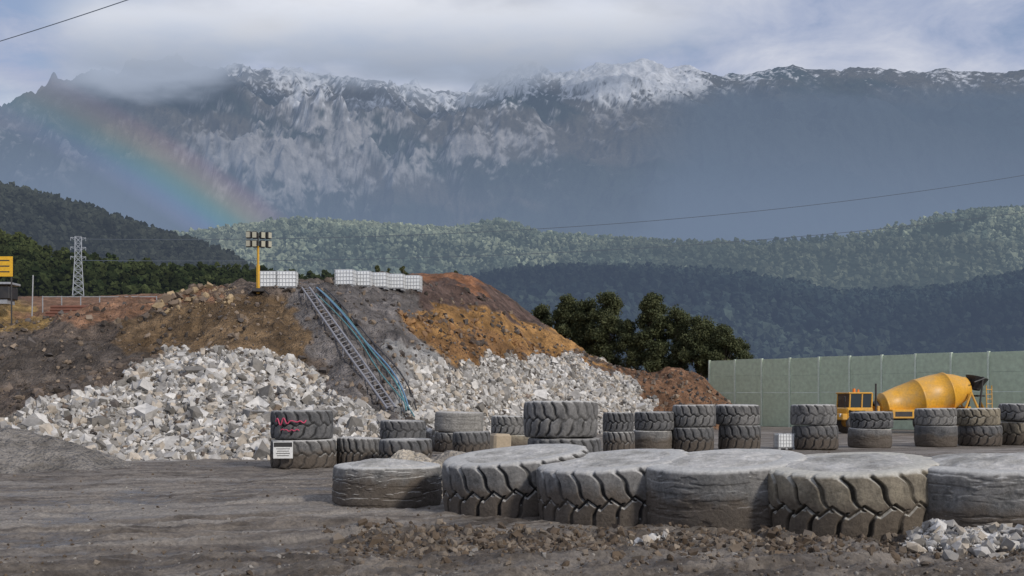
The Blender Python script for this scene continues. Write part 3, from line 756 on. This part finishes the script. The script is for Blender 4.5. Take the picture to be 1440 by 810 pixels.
for q in range(7): ld.rod((4.57,-1.0+.015*q,.95+.3*q),(4.93,-1.0+.015*q,.95+.3*q),.022)
ld.obj('ladder',YEL,parent=tk)

# ---------- IBC totes
PL=NT('ibc_plastic');PL.pbsdf((.80,.82,.82),.4);PL=PL.m
CG=paint('cage_steel',(.55,.56,.56),.45,dirt=.15)
def ibc(loc,rz,s=1.0,name='intermediate_bulk_container'):
    e=empty(name,loc,(0,0,rz));e.scale=(s,s,s)
    MB().box((0,0,.62),(1.14,.94,.94),ch=.05).obj('bottle',PL,parent=e)
    c=MB()
    for z in (.18,.42,.66,.90,1.10):
        for sy in(-.5,.5): c.rod((-.6,sy,z),(.6,sy,z),.014,n=6)
        for sx in(-.6,.6): c.rod((sx,-.5,z),(sx,.5,z),.014,n=6)
    for q in np.linspace(-.6,.6,7):
        for sy in(-.5,.5): c.rod((q,sy,.14),(q,sy,1.1),.014,n=6)
    for q in np.linspace(-.5,.5,6):
        for sx in(-.6,.6): c.rod((sx,q,.14),(sx,q,1.1),.014,n=6)
    c.obj('cage',CG,parent=e)
    b=MB()
    for q in(-.5,0,.5): b.box((q,0,.05),(.16,1.0,.10),ch=.01)
    b.box((0,0,.115),(1.2,1.0,.03)).obj('pallet',GREY,parent=e)
    MB().rod((0,0,1.07),(0,0,1.13),.12,n=16).obj('lid',DK,parent=e)
for k,pp in enumerate((378,404)):
    x,y,_=W(pp,0,66);z=zof(408,66);ibc((x,y,z+.02),.06*k-.03,.88)
for k in range(5):
    px=486+k*23.5;d=67+k*1.2;x,y,_=W(px,0,d);ibc((x,y,zof(405+k*1.6,d)+.03),.03*(k%2)-.12,.86)
x,y,_=W(1103,0,52);ibc((x,y,.0),.1,.62)
# ---------- lighting tower
YM=paint('mast_yellow',(.72,.40,.03),.45,dirt=.3);LAMP=NT('lamp_glass');LAMP.pbsdf((.42,.40,.30),.15);LAMP=LAMP.m
x,y,_=W(363,0,64.5);z=zof(408,64.5)
lt=empty('lighting_tower',(x,y,z),(0,0,.25));lt.scale=(.9,.9,1.0)
MB().rod((0,0,-.2),(0,0,1.35),.10,n=4).rod((0,0,1.3),(0,0,2.35),.07,n=4).obj('mast',YM,parent=lt)
hd=MB();ln=MB()
hd.rod((-.62,0,2.35),(.62,0,2.35),.035).rod((-.55,0,2.85),(.55,0,2.85),.035).rod((0,0,2.3),(0,0,3.05),.045)
for sx,rz in((-.54,-.5),(-.19,-.3),(.24,.4),(.60,.7)):
    for sz in(2.46,2.93):
        hd.box((sx,-.04,sz),(.31,.26,.38),rz=rz,ch=.04);ln.box((sx+.138*math.sin(rz),-.04-.138*math.cos(rz),sz),(.24,.014,.30),rz=rz)
hd.obj('lamp_housings',DK,parent=lt);ln.obj('lamp_lenses',LAMP,parent=lt)
st_=MB();st_.box((0,0,-.02),(.7,.9,.2),ch=.04)
for sx,sy in((-1,-1),(1,-1),(-1,1),(1,1)): st_.rod((sx*.3,sy*.4,.0),(sx*.6,sy*.6,-.25),.03)
st_.obj('base_and_outriggers',DK,parent=lt)
# ---------- pipes on the slope
def hsurf(px,py):
    j=int(np.clip(np.searchsorted(epx,px),1,nc-2));col=EPY[:275,j];k=np.argmin(np.abs(col-py));return EV[k,j]
def smooth_path(cp,n,lift,wob=0,seed=0):
    out=[]
    cp=np.array(cp,float);t_=np.linspace(0,len(cp)-1,n)
    xs=np.interp(t_,range(len(cp)),cp[:,0]);ys=np.interp(t_,range(len(cp)),cp[:,1])
    for a,b in zip(xs,ys): out.append(hsurf(a,b))
    out=np.array(out)
    k=9;P=np.pad(out,((k,k),(0,0)),mode='edge');sm=np.array([P[i:i+2*k+1].mean(0) for i in range(n)]);sm[:,2]+=lift
    if wob: sm[:,0]+=wob*np.sin(np.linspace(0,9,n)+seed)
    return sm
PG=paint('grey_poly_pipe',(.27,.27,.29),.5,dirt=.3);PB=paint('blue_poly_pipe',(.13,.26,.40),.45,dirt=.35);PT=paint('teal_poly_pipe',(.08,.25,.27),.45,dirt=.35);PK=paint('black_poly_pipe',(.03,.03,.035),.45,dirt=.4)
l=smooth_path([(420,406),(480,495),(550,592)],70,.28);r_=smooth_path([(430,406),(491,490),(561,590)],70,.28)
rk=empty('pipe_rack')
MB().path(l,.05).path(r_,.05).obj('side_pipes',PG,smooth=True,parent=rk)
mb=MB()
for i in range(1,69,2): mb.rod(l[i],r_[i],.02,n=6)
for i in range(3,68,8): mb.rod(l[i],l[i]-np.array([0,0,.6]),.035,n=6);mb.rod(r_[i],r_[i]-np.array([0,0,.6]),.035,n=6)
mb.obj('rungs',PG,parent=rk)
for cp,m_,rd,nm in (([(436,405),(500,468),(545,520),(578,592)],PB,.042,'blue_pipe'),([(443,408),(506,476),(548,530),(572,592)],PT,.038,'teal_pipe'),([(447,405),(512,470),(556,524),(590,590)],PK,.035,'black_hose'),([(439,412),(505,488),(548,545),(582,600)],PT,.03,'teal_pipe')):
    MB().path(smooth_path(cp,70,.24,.12,len(nm)+rd*100),rd).obj(nm,m_,smooth=True)
# ---------- plateau equipment, left
RU=paint('rusty_steel',(.20,.085,.055),.8,dirt=.4,dirtc=(.08,.05,.04))
x,y,_=W(128,0,66);z=zof(447,66)
ps=empty('drill_pipe_stack',(x,y,z),(0,0,-.05));mb=MB()
for r in range(4):
    for q in range(5-r): mb.rod((-2.6+.12*q+rng.random()*.3,q*.2+r*.1,.12+r*.17),(2.4+rng.random()*.3,q*.2+r*.1,.12+r*.17),.085,n=10)
mb.obj('pipes',RU,parent=ps);MB().box((-1.6,.4,-.02),(.15,1.3,.12)).box((1.6,.4,-.02),(.15,1.3,.12)).obj('bearers',RU,parent=ps)
x,y,_=W(205,0,72);mb=MB()
for r in range(3):
    for q in range(4-r): mb.rod((-2.0,q*.2+r*.1,.12+r*.17),(2.0,q*.2+r*.1,.12+r*.17),.085,n=10)
ps=empty('drill_pipe_stack',(x,y,zof(430,72)),(0,0,.08));mb.obj('pipes',RU,parent=ps)
SY=paint('sign_yellow',(.75,.42,.02),.5,dirt=.1)
x,y,_=W(3,0,60);sn=empty('yellow_site_sign',(x,y,zof(440,60)))
MB().box((0,0,2.3),(1.05,.04,1.0),ch=.01).obj('board',SY,parent=sn)
mb=MB()
for q in range(3): mb.box((0,-.024,2.6-q*.28),(.75,.006,.06))
mb.obj('lettering',BLACK,parent=sn)
MB().rod((-.45,.04,-.6),(-.45,.04,2.8),.04).rod((.45,.04,-.6),(.45,.04,2.8),.04).obj('posts',DK,parent=sn)
x,y,_=W(0,0,66);hc=empty('steel_hopper',(x,y,zof(432,66)))
MB().box((0,0,.75),(1.5,1.2,.7),ch=.05).obj('bin',DK,parent=hc);MB().box((0,0,1.25),(1.7,1.4,.12),ch=.02).box((0,0,.3),(1.2,1,.3)).obj('rim',GREY,parent=hc)
x,y,_=W(45,0,66);MB().rod((0,0,-.5),(.06,0,1.75),.035,n=8).obj('marker_post',GREY,loc=(x,y,zof(432,66)))
x,y,_=W(60,0,70);mb=MB()
for k in range(7): mb.rod((k*1.1,0,-.4),(k*1.1,0,.65),.035,n=6)
mb.rod((0,0,.6),(6.6,0,.6),.03,n=6).obj('wire_fence',GREY,loc=(x,y,zof(432,70)))
# ---------- transmission tower
TG=hazemat('pylon_steel',(.25,.30,.38),.35,vary=.1,nsc=1)
d=165;x,y,_=W(110,0,d);z0=zof(416,d);Hh=zof(333,d)-z0;mb=MB();r=.04
def wd(h): return .72*(1-h/Hh*.6) if h<Hh*.7 else .72*(1-.7*.6)
lv=list(np.linspace(0,Hh,10))
for i in range(9):
    h0,h1=lv[i],lv[i+1];a,b=wd(h0),wd(h1)
    c0=[(-a,-a,h0),(a,-a,h0),(a,a,h0),(-a,a,h0)];c1=[(-b,-b,h1),(b,-b,h1),(b,b,h1),(-b,b,h1)]
    for k in range(4):
        mb.rod(c0[k],c1[k],r,n=4,cap=False);mb.rod(c0[k],c1[(k+1)%4],r*.6,n=4,cap=False);mb.rod(c0[(k+1)%4],c1[k],r*.6,n=4,cap=False);mb.rod(c1[k],c1[(k+1)%4],r*.6,n=4,cap=False)
for h in (.66,.82,.98):
    for s in(-1,1):
        mb.rod((s*.3,0,Hh*h),(s*1.0,0,Hh*h+.05),r*.9,n=4);mb.rod((s*.3,0,Hh*h-.35),(s*1.0,0,Hh*h+.05),r*.7,n=4);mb.rod((s*.97,0,Hh*h),(s*.97,0,Hh*h-.4),r*.8,n=4)
F=[np.concatenate(mb.Q)]+([np.concatenate(mb.T)] if mb.T else []);V=np.concatenate(mb.V)
mk('transmission_tower',V,F,TG,cols=np.ones((len(V),3))*.45,loc=(x,y,z0),rot=(0,0,.3))
# ---------- power lines
CAB=hazemat('cable',(.2,.25,.34),.30,vary=.1,nsc=1)
def cable(a,b,sag,r,n=50):
    a=np.array(W(*a));b=np.array(W(*b));t_=np.linspace(0,1,n)[:,None];P=a*(1-t_)+b*t_;P[:,2]-=(sag*4*t_*(1-t_))[:,0]
    m_=MB().path(P,r,5);V=np.concatenate(m_.V);mk('power_line',V,np.concatenate(m_.Q),CAB,True,cols=np.ones((len(V),3))*.05)
cable((-60,76,40),(260,-28,34),.05,.014)
cable((1560,225,210),(110,336,165),4.0,.045);cable((1560,282,215),(110,366,165),3.2,.045)
# ---------- trees
def leafmat(name,ca,cb):
    t=NT(name);vc=t.col();n=t.noise(t.pos(),.9,4,.6)
    c=t.mix(vc.outputs[0],ca,cb);c=t.mix(1.0,c,t.ramp(n,[(.3,.6),(.7,1.4)]),'MULTIPLY')
    b=t.pbsdf(c,.7,0,None,.2,link=False);tr=t.n('BsdfTranslucent',{'Color':c}).outputs[0]
    return t.finish(t.n('MixShader',{0:.25,1:b,2:tr}).outputs[0])
LEAF=leafmat('tree_foliage',(.042,.056,.028),(.135,.145,.068));BARK=paint('bark',(.13,.10,.07),.9,dirt=.3)
def tree(name,px,ytop,ybot,d,wpx,seed,shape=.6,nclump=230):
    r=np.random.default_rng(seed);x,y,_=W(px,0,d);zt=zof(ytop,d);zb_=zof(ybot,d);H=zt-zb_;R=wpx/FOC*d/2
    e=empty(name,(x,y,zb_));m=MB();k=[]
    sc1=min(1,R/1.6)
    for i in range(8): k.append((.15*sc1*math.sin(i*1.3+seed),.15*sc1*math.cos(i+seed),H*.9*i/7))
    for i in range(7): m.rod(k[i],k[i+1],.20*sc1*(1-i/8),.20*sc1*(1-(i+1)/8),8)
    # many irregular boughs, each carrying its own clumps
    B=[]
    nbgh=max(3,int(nclump/10))
    for i in range(nbgh):
        h=.10+.86*((i+r.random())/nbgh);a=r.random()*6.283
        prof=(max(0,1-(h-.30)/.78))**shape if h>.30 else .80+.20*h/.30
        rr=R*prof*(.25+.68*r.random());B.append((rr*math.cos(a),rr*math.sin(a),H*h*.95,R*(.16+.20*r.random())*(1-.3*h)))
        m.rod((0,0,max(.2,H*h*.85-.9*sc1)),B[-1][:3],.05*sc1,.015,5)
    C=[]
    for i in range(nclump):
        b=B[r.integers(nbgh)];o=r.normal(size=3);o/=np.linalg.norm(o);o*=b[3]*(.4+.7*r.random())
        C.append((b[0]+o[0],b[1]+o[1],min(b[2]+o[2]*1.0,H)))
    m.obj('trunk_and_limbs',BARK,parent=e)
    C=np.array(C);nl=70
    cs=(.13+.18*r.random((len(C),1,1)))*sc1;off=r.normal(size=(len(C),nl,3));off/=np.maximum(1,np.linalg.norm(off,axis=2)[...,None]/1.9)
    off=off*cs*np.array([1.1,1.1,.9])
    P=(C[:,None,:]+off).reshape(-1,3);n=len(P)
    u=r.normal(size=(n,3));u/=np.linalg.norm(u,axis=1)[:,None];v=np.cross(u,r.normal(size=(n,3)));v/=np.linalg.norm(v,axis=1)[:,None]
    s=(.05+.08*r.random((n,1)))*max(.5,sc1);V=np.stack([P-u*s,P+v*s*.6,P+u*s,P-v*s*.6],1)
    sh=np.repeat(r.random((len(C),1)),nl,1).reshape(-1)*.75+.25*r.random(n)
    cc=np.repeat(sh[:,None],4,1).reshape(-1,1)*np.ones(3)
    mk('crown_leaves',V,np.arange(n*4).reshape(-1,4),LEAF,False,cols=cc,parent=e)
for i,(px,yt,w_,dd,shp,ncl) in enumerate([(763,424,48,112,.7,280),(794,412,64,110,.6,420),(826,416,60,109,.6,380),(856,406,70,107,.6,500),(884,446,40,105,.6,200),(917,406,66,104,.75,500),(955,428,54,103,.7,340),(988,446,62,101,.5,380),(1020,456,56,100,.5,320),(1040,472,36,100,.5,160)]):
    tree('evergreen_tree',px,yt,532,dd,w_,i+5,shp,ncl)
for i,(px,yt,w_) in enumerate([(531,373,15),(545,378,10),(568,374,14),(640,381,10)]): tree('shrub',px,yt,392,90,w_,i+60,.5,60)
